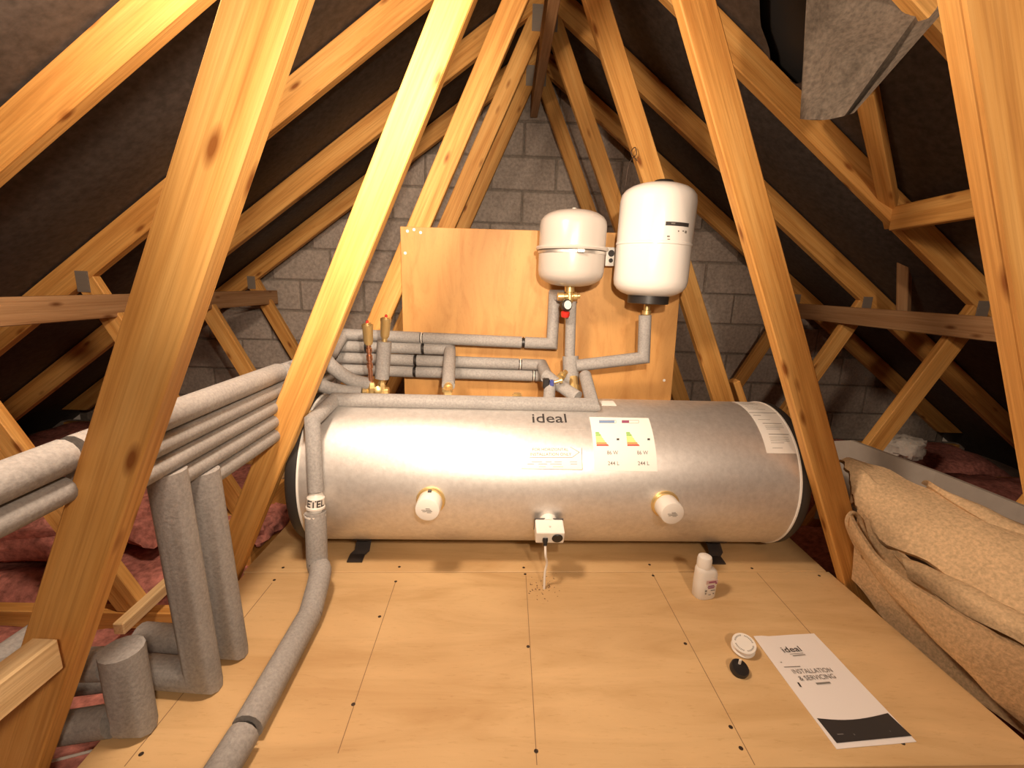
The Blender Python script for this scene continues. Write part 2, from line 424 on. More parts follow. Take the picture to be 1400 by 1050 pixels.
# longitudinal timbers
def tbeam(name, a, b, w, h, M, label, cat='timber', group=None, upv=(0, 0, 1)):
    return tag(beam(name, a, b, w, h, M, None, .003, upv), label, cat, group)
tbeam('timber_binder', (-1.53, .3, .752), (-1.545, 3.15, .748), .035, .088, TIMBER_OLD, 'long horizontal timber binder crossing the left truss webs', group='longitudinal binders')
tbeam('timber_binder', (1.81, .3, .776), (1.825, 3.15, .782), .035, .088, TIMBER_OLD, 'long horizontal timber binder crossing the right truss webs', group='longitudinal binders')
tbeam('ridge_binder', (.158, 1.1, 1.985), (.158, 3.17, 1.985), .046, .13, TIMBER_OLD, 'old grey brown binder board running under the ridge')
tbeam('timber_batten', (-1.033, 1.09, -.078), (-1.075, 3.15, -.078), .03, .036, TIMBER_PALE, 'thin pale batten along the pink insulation beside the deck')
tbeam('timber_offcut', (-.705, .2, .300), (-.69, .61, .302), .04, .055, TIMBER_PALE, 'short pale timber end in the lower left corner')
# trimmers in the right roof slope between the two middle rafters
tbeam('roof_trimmer', roof_hit(1190, 95)-V((0, 0, .06)), roof_hit(1226, 285)-V((0, 0, .06)), .05, .05, TIMBER, 'short timber rising from the right rafter below the hanging underlay')
tbeam('roof_noggin', (1.50, 1.27, 1.19), (1.51, 1.83, 1.18), .04, .09, TIMBER, 'short noggin bridging two rafters on the right')
tbeam('roof_strut', (1.82, 2.12, 1.1), (1.95, 2.2, .80), .045, .045, TIMBER_OLD, 'dark thin strut between rafters on the right')
# ------------------------------------------------------------------ deck
deck = thing('plywood_board', (.17, .98, -.018), 'large plywood deck board in front of the cylinder with dark screw heads', 'plywood board', 'deck boards')
def hexa(p, z0, z1): return [V((x, y, z)) for z in (z0, z1) for x, y in p], [(3, 2, 1, 0), (4, 5, 6, 7), (0, 1, 5, 4), (1, 2, 6, 5), (2, 3, 7, 6), (3, 0, 4, 7)]
obj('board', bevel(hexa([(-.752, .655), (1.1, .69), (1.087, 1.298), (-.763, 1.238)], -.018, 0), .0015), PLY, deck)
deck2 = thing('plywood_board', (.17, 1.5, -.018), 'plywood deck board that the cylinder stands on', 'plywood board', 'deck boards')
obj('board', bevel(hexa([(-.772, 1.242), (1.082, 1.302), (1.092, 1.815), (-.765, 1.78)], -.0185, -.0008), .0015), PLY, deck2)
def screw(px, py, parent, Z=0.):
    p = az(px, py, Z); obj('screw', lathe([(.0042, -.002), (.0045, .0004), (.003, .0007), (.0015, .0003)], (p.x, p.y, Z), (0, 0, 1), 10), SCREW, parent)
for q in [(541, 795), (519, 843), (483, 963), (718, 785), (722, 884), (733, 1027), (893, 787), (937, 880), (999, 994), (1013, 1023), (1120, 787), (375, 793), (193, 1031), (1234, 1016), (325, 858)]: screw(*q, deck)
for q in [(546, 775), (716, 776), (888, 772), (387, 776), (1028, 777)]: screw(*q, deck2, -.0008)
def strip(a, b, w, z, h=.0003):
    a, b = V((a[0], a[1], z)), V((b[0], b[1], z)); n = (b-a).cross(V((0, 0, 1))).normalized()*w/2
    return slab([[a-n, a+n], [b-n, b+n]], (0, 0, h))
for q0, q1 in [((541, 795), (462, 1030)), ((719, 787), (734, 1046)), ((892, 784), (1032, 1046)), ((372, 797), (170, 1048)), ((1035, 783), (1110, 868))]:
    obj('pencil_line', strip(az(*q0), az(*q1), .0016, 0), MARK, deck)
fr = thing('deck_frame', (.17, 1.2, CH), 'timber joist frame under the plywood deck', 'joist frame')
for x in (-.70, -.30, .09, .50, .89, 1.05): beam('joist', (x, .70, -.0795), (x, 1.79, -.0795), .045, .119, TIMBER, fr)
beam('joist', (-.72, .68, -.0795), (1.07, .71, -.0795), .045, .119, TIMBER, fr)
# crumbs of wood by the cable hole
g = []
for k in range(46):
    p = az(742+random.gauss(0, 11), 801+random.gauss(0, 8)); s = random.uniform(.001, .0028)
    g.append(obox(p+V((0, 0, s*.3)), *frame(V((random.uniform(-1, 1), random.uniform(-1, 1), 1.))), s*1.8, s, s*.8))
tag(obj('wood_shavings', join(*g), MARK), 'brown drilling crumbs scattered round the white cable on the deck', 'shavings', kind='stuff')
# block of timber beside the left end of the cylinder, on the chords
tbeam('timber_offcut', (-.92, 1.50, -.06), (-.92, 1.80, -.06), .04, .22, TIMBER, 'upright timber offcut beside the left end of the cylinder')
tbeam('timber_offcut', at(1003, 520, 1.9)+V((0, 0, 0)), at(1030, 600, 1.9), .03, .06, TIMBER, 'short timber offcut sticking up behind the right end of the cylinder', upv=(0, 1, 0))

# ------------------------------------------------------------------ hot water cylinder
TR, TY, TZ, TYAW = .2432, 1.481, .2632, .0228
AX, DP, ZZ = V((math.cos(TYAW), math.sin(TYAW), 0)), V((-math.sin(TYAW), math.cos(TYAW), 0)), V((0, 0, 1))
TC = V((0, TY, TZ))
def tp(s, th, r=TR): a = math.radians(th); return TC + AX*s - DP*(r*math.cos(a)) + ZZ*(r*math.sin(a))
def tn(th): a = math.radians(th); return -DP*math.cos(a) + ZZ*math.sin(a)
def tt(th): a = math.radians(th); return DP*math.sin(a) + ZZ*math.cos(a)
def tk(x, y, r=TR):
    d = ray(x, y); o = EYE-TC; dy, dz, oy, oz = d.dot(DP), d.z, o.dot(DP), o.z
    a = dy*dy+dz*dz; b = 2*(dy*oy+dz*oz); c = oy*oy+oz*oz-r*r; t = (-b-math.sqrt(max(0, b*b-4*a*c)))/2/a; p = o+d*t
    return p.dot(AX), math.degrees(math.atan2(p.z, -p.dot(DP)))
S0, S1 = -.588, .915
tank = thing('hot_water_cylinder', TC+AX*.16-ZZ*TZ, 'long galvanised hot water cylinder lying across the plywood deck', 'water cylinder')
obj('body', lathe([(TR-.01, 0), (TR, .002), (TR, S1-S0-.002), (TR-.01, S1-S0)], TC+AX*S0, AX, 96), ZINC, tank, True)
for s, d in ((S0, -1), (S1, 1)):
    c = TC+AX*s
    obj('end_cap', lathe([(TR+.001, -.004), (TR+.002, .006), (TR+.001, .022), (TR-.006, .033), (TR-.022, .041), (TR*.6, .046), (.0, .048)], c+AX*d*.004, AX*d, 72), CAPBLK, tank, True)
    obj('rim', lathe([(TR-.004, -.001), (TR+.0025, 0), (TR+.0025, .005), (TR-.004, .006)], c-AX*d*.003, AX*d, 96), LABEL, tank, True)['label'] = 'pale rim round the cylinder end'
def tpatch(s0, s1, t0, t1, lift=.0008, n=12):
    return slab([[tp(s, t0+(t1-t0)*j/n, TR+lift) for j in range(n+1)] for s in (s0, s1)], tn((t0+t1)/2)*-.0004)
def tquad(pts, lift=.0012):
    return slab([[tp(*pts[0], TR+lift), tp(*pts[1], TR+lift)], [tp(*pts[3], TR+lift), tp(*pts[2], TR+lift)]], tn(pts[0][1])*-.0005)
DEG = 180/PI/TR                                # degrees of arc per metre
def tline(a, b, w=.0012, lift=.0013, n=1):
    rows = []
    dx, dy = b[0]-a[0], (b[1]-a[1])/DEG; L = math.hypot(dx, dy); nx, ny = -dy/L*w/2, dx/L*w/2
    for k in range(n+1):
        s, t = a[0]+(b[0]-a[0])*k/n, a[1]+(b[1]-a[1])*k/n
        rows.append([tp(s-nx, t-ny*DEG, TR+lift), tp(s+nx, t+ny*DEG, TR+lift)])
    return slab(rows, tn(a[1])*-.0004)
def text2d(s, size, bold=0.):
    cu = bpy.data.curves.new('lettering', 'FONT'); cu.body = s; cu.size = size; cu.resolution_u = 3; cu.offset = bold; cu.fill_mode = 'FRONT'
    o = bpy.data.objects.new('lettering', cu); COL.objects.link(o); bpy.context.view_layer.update()
    dg = bpy.context.evaluated_depsgraph_get(); e = o.evaluated_get(dg); me = e.to_mesh()
    vs_ = [v.co.copy() for v in me.vertices]; fs = [tuple(p.vertices) for p in me.polygons]
    e.to_mesh_clear(); bpy.data.objects.remove(o); bpy.data.curves.remove(cu)
    x0 = min(v.x for v in vs_); 
    return [V((v.x-x0, v.y, 0)) for v in vs_], fs, max(v.x for v in vs_)-x0
def ttext(s, pa, pb, h, mat_, parent, bold=0., name='lettering'):
    """text wrapped on the cylinder from surface point pa to pb, cap height h metres"""
    v, f, w = text2d(s, 1., bold); hh = max(p.y for p in v)
    a, b = pa, pb; L = b[0]-a[0]
    g = ([tp(a[0]+p.x/w*L, a[1]+(b[1]-a[1])*p.x/w+p.y/hh*h*DEG, TR+.0016) for p in v], f)
    return obj(name, g, mat_, parent)
# big brand lettering and the orientation label
brand = obj('brand_label', tpatch(.035, .262, 51, 76, .0005), LABEL, tank, True); brand['label'] = 'clear label with brand lettering'
brand.data.materials[0] = ZINC
ttext('ideal', tk(728, 578), tk(775, 578), .038, INK, brand, .004)
A, B, C_, D = tk(712, 611), tk(795, 611), tk(712, 641), tk(795, 641)
lab = obj('orientation_label', tpatch(A[0], B[0], C_[1], A[1]), LABEL, tank, True)
obj('border', join(tline((A[0], C_[1]), (B[0], C_[1]), .0016), tline((B[0], C_[1]), (B[0], A[1]), .0016, n=8)), LABINK, lab)
ar = [tk(*p) for p in [(724, 625.5), (782, 625.5), (792, 618.5), (780, 611.5)]]
obj('arrow', join(*[tline(p, q, .0014, n=3) for p, q in zip(ar, ar[1:])]), LABINK, lab)
ttext('FOR HORIZONTAL', tk(728, 616.5), tk(777, 616.5), .0085, LABINK, lab, .004)
ttext('INSTALLATION ONLY', tk(725, 623), tk(781, 623), .0085, LABINK, lab, .004)
obj('small_print', join(*[tline(tk(x, y), tk(x+w, y), .0012) for y, xs in ((631.5, [(727, 14), (746, 8), (758, 10), (779, 10)]), (634.5, [(721, 9), (736, 12), (752, 16), (780, 9)]), (638, [(737, 9), (756, 14)])) for x, w in xs]), LABINK, lab)['kind'] = 'stuff'
# energy label
A, B, C_, D = tk(808, 571), tk(889, 571.5), tk(811, 643), tk(897, 645)
el = obj('energy_label', tpatch(.279, .470, 20.8, 63.2), LABEL, tank, True); el['label'] = 'white double energy label'
for i, (x0, mt) in enumerate(((819, C_B), (850, C_P))):
    q = lambda x, y: tk(x, y)
    obj('header_bar', tquad([q(x0, 578.5), q(x0+(10 if i else 21), 578.5), q(x0+(10 if i else 21), 575), q(x0, 575)]), mt, el)
    obj('header_frame', join(*[tline(q(*a), q(*b), .001) for a, b in (((x0, 578.5), (x0+23, 578.5)), ((x0, 575), (x0+23, 575)), ((x0+23, 578.5), (x0+23, 575)))]), LABINK, el)
    bx = 814 + i*42
    for k, (mt2, L) in enumerate([(C_G, 6), (C_G, 8), (C_Y, 9.5), (C_Y, 11.5), (C_Y, 13.5), (C_O, 16), (C_R, 18.5)]):
        y = 591 + k*2.75
        obj('energy_band', tquad([q(bx+k*.25, y+2.3), q(bx+L, y+2.3), q(bx+L-1.5, y), q(bx+k*.25, y)]), mt2, el)
    obj('rating_mark', tquad([q(bx+29, 602), q(bx+32.5, 602), q(bx+32.5, 599.5), q(bx+29, 599.5)]), INK, el)
    ttext('86 W', tk(830+i*41, 621.5), tk(845+i*41, 621.5), .0115, INKG, el, .002)
    ttext('244 L', tk(831+i*41, 636), tk(846.5+i*41, 636), .0115, INKG, el, .002)
# data label at the right end
dl = obj('data_label', tpatch(.816, .912, 35, 99, .0008, 24), LABEL, tank, True); dl['label'] = 'cream instruction label wrapped at the cylinder end'
pr = [tline((.817, 72.5), (.911, 72.5), .0022)]
for t, a, b, w in [(69, .824, .85, .002), (64, .83, .87, .001), (60, .838, .9, .002), (57.5, .84, .9, .001), (56, .84, .9, .001), (54.5, .84, .885, .001), (50, .84, .905, .002), (47.5, .838, .9, .001), (46, .838, .9, .001), (44.5, .838, .9, .001), (43, .838, .88, .001), (39, .838, .87, .001)]: pr.append(tline((a, t), (b, t), w))
for t in (92, 90, 88, 86, 83, 80, 78): pr.append(tline((.826, t), (.826+random.uniform(.02, .06), t), .001))
obj('small_print', join(*pr), LABINK, dl)['kind'] = 'stuff'
obj('top_label', tpatch(.333, .382, 79, 90), LABEL, tank, True)
# immersion heater caps
for px, py, tilt in ((589, 684, 0.), (909, 689, .0)):
    s, th = tk(px, py); n = tn(th); c = tp(s, th)
    d = (n + AX*(-.05 if px < 700 else .05)).normalized()
    cap = obj('element_cap', lathe([(.034, .004), (.036, .008), (.0355, .05), (.034, .055), (.031, .0565), (.0, .0568)], c, d, 36), WPLAST, tank, True); cap['label'] = 'white round cover cap'
    obj('boss_ring', lathe([(.042, -.006), (.043, .003), (.040, .008), (.034, .009)], c, d, 36), BRASS, cap, True)
    u = (ZZ - d*ZZ.dot(d)).normalized(); w = d.cross(u)
    f = c + d*.0572
    g = [obox(f + u*(a*.008) + w*(b*.009), u, w, d, .0016, l, .0006) for a, b, l in ((-.9, -.6, .012), (-.4, -.5, .02), (.1, -.4, .016), (.6, -.2, .012), (-.6, 1., .008), (.0, 1.2, .01))]
    obj('moulded_mark', join(*g), LABINK, cap)
    obj('slot', obox(c + d*.014 - w*(.034 if px > 700 else 0) + u*(0 if px > 700 else .034), u, w, d, .010, .010, .012), BLACK, cap)
# control box
s, th = tk(749, 711); n, u = tn(th), tt(th); c = tp(s, th)
cb = obj('thermostat_box', bevel(obox(c + n*.043, AX, u, n, .083, .043, .052), .004, 2), WPLAST, tank); cb['label'] = 'white thermostat box with black dial'
obj('collar', lathe([(.022, -.01), (.026, 0), (.026, .02)], c, n, 28), WPLAST, cb, True)
obj('back_plate', bevel(obox(c + n*.0155, AX, u, n, .086, .047, .004), .001), BRACK, cb)
fc = c + n*.0692
obj('dial', lathe([(.0155, -.002), (.016, .002), (.014, .004), (.004, .0045), (.0, .0045)], fc + AX*.021 + u*.001, n, 24), BLACK, cb, True)
obj('cable_gland', lathe([(.008, -.004), (.008, .004), (.006, .012), (.0055, .018)], fc - AX*.014 - u*.004, (n-u*1.1).normalized(), 16), BLACK, cb, True)
obj('screw', lathe([(.0032, -.002), (.0036, .0008), (.0, .001)], c + n*.045 + u*.0218, u, 12), STEEL, cb)
e0 = fc - AX*.014 - u*.004 + (n-u*1.1).normalized()*.017; e1 = az(744, 805)
cab = obj('power_cable', sweep(curve([e0, e0+V((.002, -.006, -.03)), (e0+e1)/2+V((.006, .004, .01)), e1+V((0, .004, .05)), e1+V((0, 0, -.01))], 8), .0036, 10), WPLAST, tank, True); cab['label'] = 'white cable dropping into the deck'
# feet
for px in (494, 990):
    s = tk(px, 739)[0]
    for d in (1, -1):
        rows = []
        for yy, zz in ((.07*d, .04), (.10*d, .032), (.125*d, .012), (.135*d, .0035), (.172*d, .0005)):
            p = TC + AX*(s-(.012 if abs(yy) > .13 else 0)) - DP*yy; rows.append([V((0, 0, zz))+V((p.x, p.y, 0))-AX*.024, V((0, 0, zz))+V((p.x, p.y, 0))+AX*.024])
        obj('foot', slab(rows, (0, 0, .004)), BRACK, tank)
    obj('saddle', slab([[tp(s-.024, t, TR+.001), tp(s+.024, t, TR+.001)] for t in range(-125, -54, 7)], (0, 0, -.003)), BRACK, tank)

# ------------------------------------------------------------------ plywood panel on the truss
YP = 1.806
pan = thing('backing_sheet', (.15, YP+.008, .1), 'upright orange plywood panel fixed to the truss behind the cylinder', 'plywood panel')
pp = [at(547, 309.5, YP), at(936.5, 321, YP), at(918, 560, YP), at(554, 560, YP)]
pp[2].z = pp[3].z = .06; pp[3].x = -.391; pp[2].x = .712
obj('board', bevel(slab([[pp[0], pp[1]], [pp[3], pp[2]]], (0, .018, 0)), .0015), PLYB, pan)
for q in [(557, 316), (566, 314), (575, 318), (554, 346), (925, 330), (908, 520), (568, 500), (800, 322)]:
    p = at(*q, YP); obj('screw', lathe([(.0058, .001), (.0056, -.0008), (.0, -.001)], p, (0, 1, 0), 12), LABEL, pan)
# ------------------------------------------------------------------ pipes
def pipe(name, label, runs, r, cat='pipe', group=None, clips=(), mat_=FOAM, n=14):
    """runs: list of polylines, each one sleeve of foam; clips: (point, direction) of dark tape bands"""
    first = V(runs[0][0])
    t = thing(name, first, label, cat, group)
    for k, pts in enumerate(runs):
        obj('foam_sleeve', sweep(pts, r if not isinstance(r, dict) else r[k], n), mat_, t, True)
    rr = r if not isinstance(r, dict) else r[0]
    for p, d in clips:
        d = V(d).normalized()
        c = obj('joint_gap', sweep([V(p)-d*.006, V(p)+d*.006], rr*.8, n), BLACK, t, True)
        obj('pipe_clip', sweep([V(p)-d*.002, V(p)+d*.002], rr*.98, n), BLACK if random.random() < .7 else WPLAST, c, True)
    return t
BX = -.64
bank_z = [.615, .567, .526, .485, .444]
bank_r = [.0265, .0212, .0205, .0205, .0205]
G = 'foam-lagged pipes running beside the deck'
gz = [at(560, y, 1.765).z for y in (459.8, 476, 491.6, 507.7)]
def seg(a, b, cuts):
    """split a straight sleeve at fractions into pieces with 12 mm gaps"""
    a, b = V(a), V(b); L = (b-a).length; out = []; t0 = 0.
    for c in list(cuts)+[None]:
        t1 = 1. if c is None else c-.006/L
        out.append([a+(b-a)*t0, a+(b-a)*t1]); t0 = 1. if c is None else c+.006/L
    return out
# lagged pipe 1: bank top -> panel top row -> up to the small vessel
e = at(470, 458, 1.765); e.z = gz[0]
x2 = at(755, 465.5, 1.765); x2.z = gz[0]-.012
L1 = seg(e, x2, (.372, .86))
up1 = at(757, 404, 1.765)
L1[-1] += [V((x2.x, 1.765, up1.z)), V((at(775, 404, 1.73).x, 1.70, up1.z))]
dirx = V((1, 0, 0))
bend = V((BX+.015, 1.66, bank_z[0]))
L1[0] = [V((BX, 1.30, bank_z[0])), bend] + L1[0]
pipe('lagged_pipe', 'top foam-lagged pipe of the bank, continuing left past the near truss', [[V((BX, .15, .605)), V((BX, .64, bank_z[0])) ], [V((BX, .655, bank_z[0])), V((BX, 1.285, bank_z[0]))]], .0265, group=G)
L1[0][0] = V((BX+.004, 1.30, bank_z[0]))
pipe('lagged_pipe', 'highest lagged pipe across the plywood panel, rising to the small vessel', L1, .0225, clips=[(e+(x2-e)*c, dirx) for c in (.372, .86)])
# 2: bank second -> panel second row -> forward down to the tank top
e = at(462, 474, 1.765); e.z = gz[1]
x2 = at(615, 477, 1.765); x2.z = gz[1]
L2 = seg(e, x2, (.26, .76)); tb = at(613, 527, 1.50)
L2[-1][-1] = x2
L2[-1] += [x2+V((.006, -.05, -.01)), tb]
pipe('lagged_pipe', 'second lagged pipe of the bank, level with the deck edge at the left', [[V((BX, .2, .56)), V((BX, .63, bank_z[1]))], [V((BX, .655, bank_z[1])), V((BX, 1.66, bank_z[1]))]], bank_r[1], group=G)
pipe('lagged_pipe', 'second lagged pipe across the panel, turning down to the middle of the cylinder top', L2, .0225, clips=[(e+(x2-e)*c, dirx) for c in (.26, .76)])
f = obj('brass_fitting', lathe([(.012, -.05), (.012, -.022), (.016, -.02), (.016, -.008), (.013, -.006), (.013, .004), (.017, .006), (.017, .016), (.012, .02)], tb, (tb-(x2+V((.006, -.05, -.01)))) * -1, 12), BRASS, None, True, tb)
p0 = V((tb.x, TY, TZ+TR))
tag(f, 'brass elbow fitting below the lagged pipe in the middle of the cylinder top', 'fitting')
f2 = obj('stub', lathe([(.013, -.004), (.013, .02), (.018, .021), (.018, .032), (.011, .034)], (tb.x, 1.475, TZ+TR-.001), (0, 0, 1), 12), BRASS, f, True)
# 3: bank third -> panel third row -> elbow forward
e = at(458, 490, 1.765); e.z = gz[2]
x2 = at(741, 493, 1.765); x2.z = gz[2]-.006
L3 = seg(e, x2, (.387, .895))
k1 = at(748, 517, 1.60)
L3[-1] += [k1]
pipe('lagged_pipe', 'third lagged pipe of the bank, under the two long ones', [[V((BX, .68, bank_z[2])), V((BX, 1.67, bank_z[2]))]], bank_r[2], group=G)
pipe('lagged_pipe', 'third lagged pipe across the panel, bending to the blue valve', L3, .0225, clips=[(e+(x2-e)*c, dirx) for c in (.387, .895)])
# 4
e = at(468, 506, 1.765); e.z = gz[3]
x2 = at(742, 512, 1.765); x2.z = gz[3]-.004
pipe('lagged_pipe', 'fourth and lowest lagged pipe across the panel, ending by the blue valve', seg(e, x2, (.36, .955)), .0225, clips=[(e+(x2-e)*c, dirx) for c in (.36, .955)])
pipe('lagged_pipe', 'fourth lagged pipe of the bank, turning down to the nearer drop', [[V((BX, .845, bank_z[3])), V((BX, 1.66, bank_z[3]))]], bank_r[3], group=G)
pipe('lagged_pipe', 'lowest lagged pipe of the bank, turning down to the farther drop', [[V((BX, .93, bank_z[4])), V((BX, 1.60, bank_z[4]))]], bank_r[4], group=G)
# drops on to the deck
pa = V((-.628, .835, .035)); pb = V((-.622, .925, .035))
dr = 'foam-lagged drop pipes landing on the deck'
pipe('drop_pipe', 'nearer thick lagged drop pipe with an elbow on the deck', [[V((-.645, .835, .508)), pa, V((-.755, .845, .034))], [V((-.775, .845, .034)), V((-.95, .85, .0))]], .034, group=dr, clips=[(V((-.765, .845, .034)), (1, 0, 0))])
pipe('drop_pipe', 'farther thick lagged drop pipe half hidden behind the nearer one', [[V((-.64, .925, .47)), pb, V((-.70, .93, .034))], [V((-.715, .93, .034)), V((-.84, .94, .034))]], .034, group=dr, clips=[(V((-.707, .93, .034)), (1, 0, 0))])
q0 = V((-.70, .738, .19)); q1 = V((-.70, .738, .0))
pipe('drop_pipe', 'short thick lagged stub standing on the left deck edge', [[q0, V((-.70, .738, .037)), V((-.715, .738, .036))]], .036, group=dr)
st = obj('pipe_tail', sweep([V((-.73, .745, .15)), V((-.85, .76, .13)), V((-1.1, .8, .05))], .030, 14), FOAM, None, True, (-.8, .75, .13)); tag(st, 'dark lagged pipe leaving the stub to the left', 'pipe')
st = obj('pipe_tail', sweep([V((-.735, .735, .03)), V((-.95, .74, -.02))], .030, 14), FOAM, None, True, (-.8, .735, .02)); tag(st, 'lower lagged pipe leaving the stub towards the insulation', 'pipe')
for k in range(2):
    st = obj('lagged_pipe', sweep([V((-1.02-.055*k, .35, .115-.05*k)), V((-1.02-.05*k, .95, .09-.05*k)), V((-1.2-.05*k, 1.12, .0-.05*k))], .024, 14), FOAM, None, True, (-1.05-.05*k, .9, .08))
    tag(st, ('upper' if k == 0 else 'lower')+' of two lagged pipes lying low on the insulation at the left', 'pipe')
# curved tails to the left end of the cylinder top
c1 = curve([V((BX+.03, 1.32, .62)), at(432, 482, 1.42), at(456, 503, 1.46), at(480, 519, 1.475), at(508, 526, 1.48)], 6)
pipe('curved_pipe', 'upper curved lagged pipe bending to the brass valves at the cylinder left', [c1], .0225)
c2 = curve([V((BX+.03, 1.30, .56)), at(418, 514, 1.38), at(440, 527, 1.42), at(466, 534, 1.45), at(494, 536.5, 1.465)], 6)
pipe('curved_pipe', 'lower curved lagged pipe bending to the brass valves at the cylinder left', [c2], .0205)
# front pipe: along the cylinder top, down its left end and across the deck
fy = 1.391
def fz(px, py): return at(px, py, fy)
pl, pr_ = fz(458, 552), fz(812, 553)
pl.z = pr_.z = TZ+math.sqrt((TR+.0215)**2-(TY-fy)**2)
pr_.y += .02
r1 = at(427, 575, 1.24); r2 = at(432, 672, 1.20); r3 = at(431, 700, 1.195); r4 = at(434, 770, 1.17); r5 = V((-.492, 1.115, .055)); r6 = az(424, 840, .031); r7 = az(338, 995, .031); r8 = az(333, 1004, .031); r9 = az(262, 1120, .031)
back = at(800, 513, 1.56)
pipe('front_pipe', 'long lagged pipe along the cylinder front top, down its left end and over the deck',
     [[back, pr_, pl, r1, r2], curve([r3, (r3+r4)/2, r4, r5+V((0, .02, .02)), r6], 5), [r6+(r7-r6).normalized()*.004, r7], [r8, r9]],
     {0: .0215, 1: .0295, 2: .0295, 3: .0295}, clips=[(r6, r7-r6), ((r7+r8)/2, r8-r7)])
dd = (r3-r2).normalized(); mid = (r2+r3)/2
fit = obj('pipe_coupling', lathe([(.016, -.03), (.02, -.018), (.024, -.014), (.024, .01), (.026, .012), (.026, .018), (.018, .022), (.018, .030), (.024, .032), (.03, .036), (.03, .041), (.02, .042)], mid, dd, 24), WPLAST, None, True, mid)
tag(fit, 'white plastic coupling with black letters on the pipe at the cylinder left end', 'coupling')
v, f, w = text2d('ETEL', 1., .02); hh = max(p.y for p in v); uu = (V((-mid.x, -mid.y, 0))-dd*0).normalized(); uu = (uu-dd*uu.dot(dd)).normalized(); sx = uu.cross(dd).normalized()
if sx.dot(RT) < 0: sx = -sx
vv = []
for p in v:
    a = (p.x/w-.5)*2.1; vv.append(mid + dd*(.008-p.y/hh*.02) + (uu*math.cos(a)+sx*math.sin(a))*.0247)
obj('lettering', (vv, f), INK, fit)
# air vents at the left of the cylinder top
def air_vent(base, top, insulated, label):
    t = thing('air_vent', base, label, 'air vent', 'automatic air vents'); d = (top-base).normalized(); L = (top-base).length
    obj('vent_body', lathe([(.009, L-.075), (.013, L-.07), (.015, L-.06), (.0165, L-.02), (.018, L-.018), (.018, L-.008), (.012, L-.006), (.012, L-.004)], base, d, 20), BRASS, t, True)
    obj('vent_cap', lathe([(.0045, L-.006), (.0045, L+.003), (.002, L+.005), (.0, L+.005)], base, d, 14), RED, t, True)
    if insulated:
        obj('foam_sleeve', lathe([(.008, .04), (.024, .04), (.024, L-.085), (.008, L-.085)], base, d, 18), FOAM, t, True)
        obj('pipe', lathe([(.009, .0), (.009, L-.07)], base, d, 14), BRASS, t, True)
    else:
        obj('pipe', lathe([(.0075, .0), (.0075, L*.33), (.010, L*.34), (.010, L*.40), (.0075, L*.41), (.0075, L*.44), (.010, L*.45), (.010, L*.52), (.0075, L*.53), (.0075, L*.56), (.0095, L*.57), (.0095, L*.62), (.0075, L*.63), (.0075, L-.07)], base, d, 14), COPPER, t, True)
    obj('nut', lathe([(.015, -.01), (.016, .01), (.014, .02), (.011, .028)], base, d, 6), BRASS, t)
    obj('tee', lathe([(.013, -.028), (.015, -.026), (.015, -.012), (.011, -.01), (.011, .01), (.015, .012), (.015, .026)], base-d*.004, AX, 12), BRASS, t, True)
vb = at(508, 534, 1.47); air_vent(vb, at(502, 440, 1.47), False, 'bare copper and brass air vent with a red cap at the left')
vb = at(521, 533, 1.52); air_vent(vb, at(528, 432, 1.52), True, 'foam-sleeved brass air vent with a red cap')
obj_ = obj('valve_stub', lathe([(.008, -.035), (.008, 0), (.013, .002), (.013, .014), (.009, .016)], at(517, 533, 1.44), (.3, -1, .2), 8), BRASS, None, True, at(517, 533, 1.44)); tag(obj_, 'small brass valve stub between the two air vents', 'valve')
o_ = obj('brass_plug', lathe([(.014, -.012), (.014, .004), (.018, .005), (.018, .014), (.013, .015), (.013, .02), (.0, .021)], (at(707, 540, 1.48).x, 1.48, TZ+TR+.002), (0, 0, 1), 6), BRASS, None, False, (at(707, 540, 1.48).x, 1.48, TZ+TR)); tag(o_, 'hexagonal brass plug on the cylinder top beside the brand lettering', 'plug')
# cluster at the right: blue valve, vertical lagged pipe, branch
k2 = at(790, 543, 1.50)
pipe('lagged_pipe', 'short lagged pipe slanting from the blue valve to the cylinder top', [[k1+V((-.005, .01, .01)), at(760, 524, 1.57), k2]], .022)
pipe('lagged_pipe', 'short lagged tail below the blue valve', [[at(752, 524, 1.54), at(750, 552, 1.47)]], .02)
vt = thing('isolating_valve', at(749, 524, 1.52), 'small black and blue valve among the lagged pipes', 'valve')
vc = at(749, 524, 1.52)
obj('body', bevel(obox(vc-V((.006, 0, 0)), V((1, 0, 0)), V((0, 1, 0)), V((0, 0, 1)), .022, .024, .034), .003), BLACK, vt)
obj('knob', bevel(obox(vc+V((.013, -.004, .002)), V((1, 0, 0)), V((0, 1, 0)), V((0, 0, 1)), .014, .02, .022), .003), BLUE, vt)
obj('stem', lathe([(.006, 0), (.006, .02), (.010, .021), (.010, .03)], vc+V((.02, 0, .004)), (1, 0, .3), 12), BRASS, vt, True)
bt = thing('brass_tee', at(767, 515, 1.60), 'bright brass tee beside the thick lagged sleeve', 'fitting'); bc = at(767, 515, 1.60)
obj('body', lathe([(.009, -.03), (.009, -.015), (.014, -.013), (.014, .013), (.009, .015), (.009, .03)], bc, (.5, -.4, .7), 12), BRASS, bt, True)
obj('branch', lathe([(.008, 0), (.008, .02), (.012, .021), (.012, .03)], bc, (-.8, -.3, -.2), 12), BRASS, bt, True)
vz = [at(781, 412, 1.70), at(779, 486, 1.70)]
pipe('lagged_pipe', 'upright lagged pipe below the small vessel', [vz], .0195)
sl = [at(780, 487, 1.68), at(781, 527, 1.66)]
pipe('lagged_sleeve', 'thick upright foam sleeve where the branch from the large vessel joins', [sl], .030)
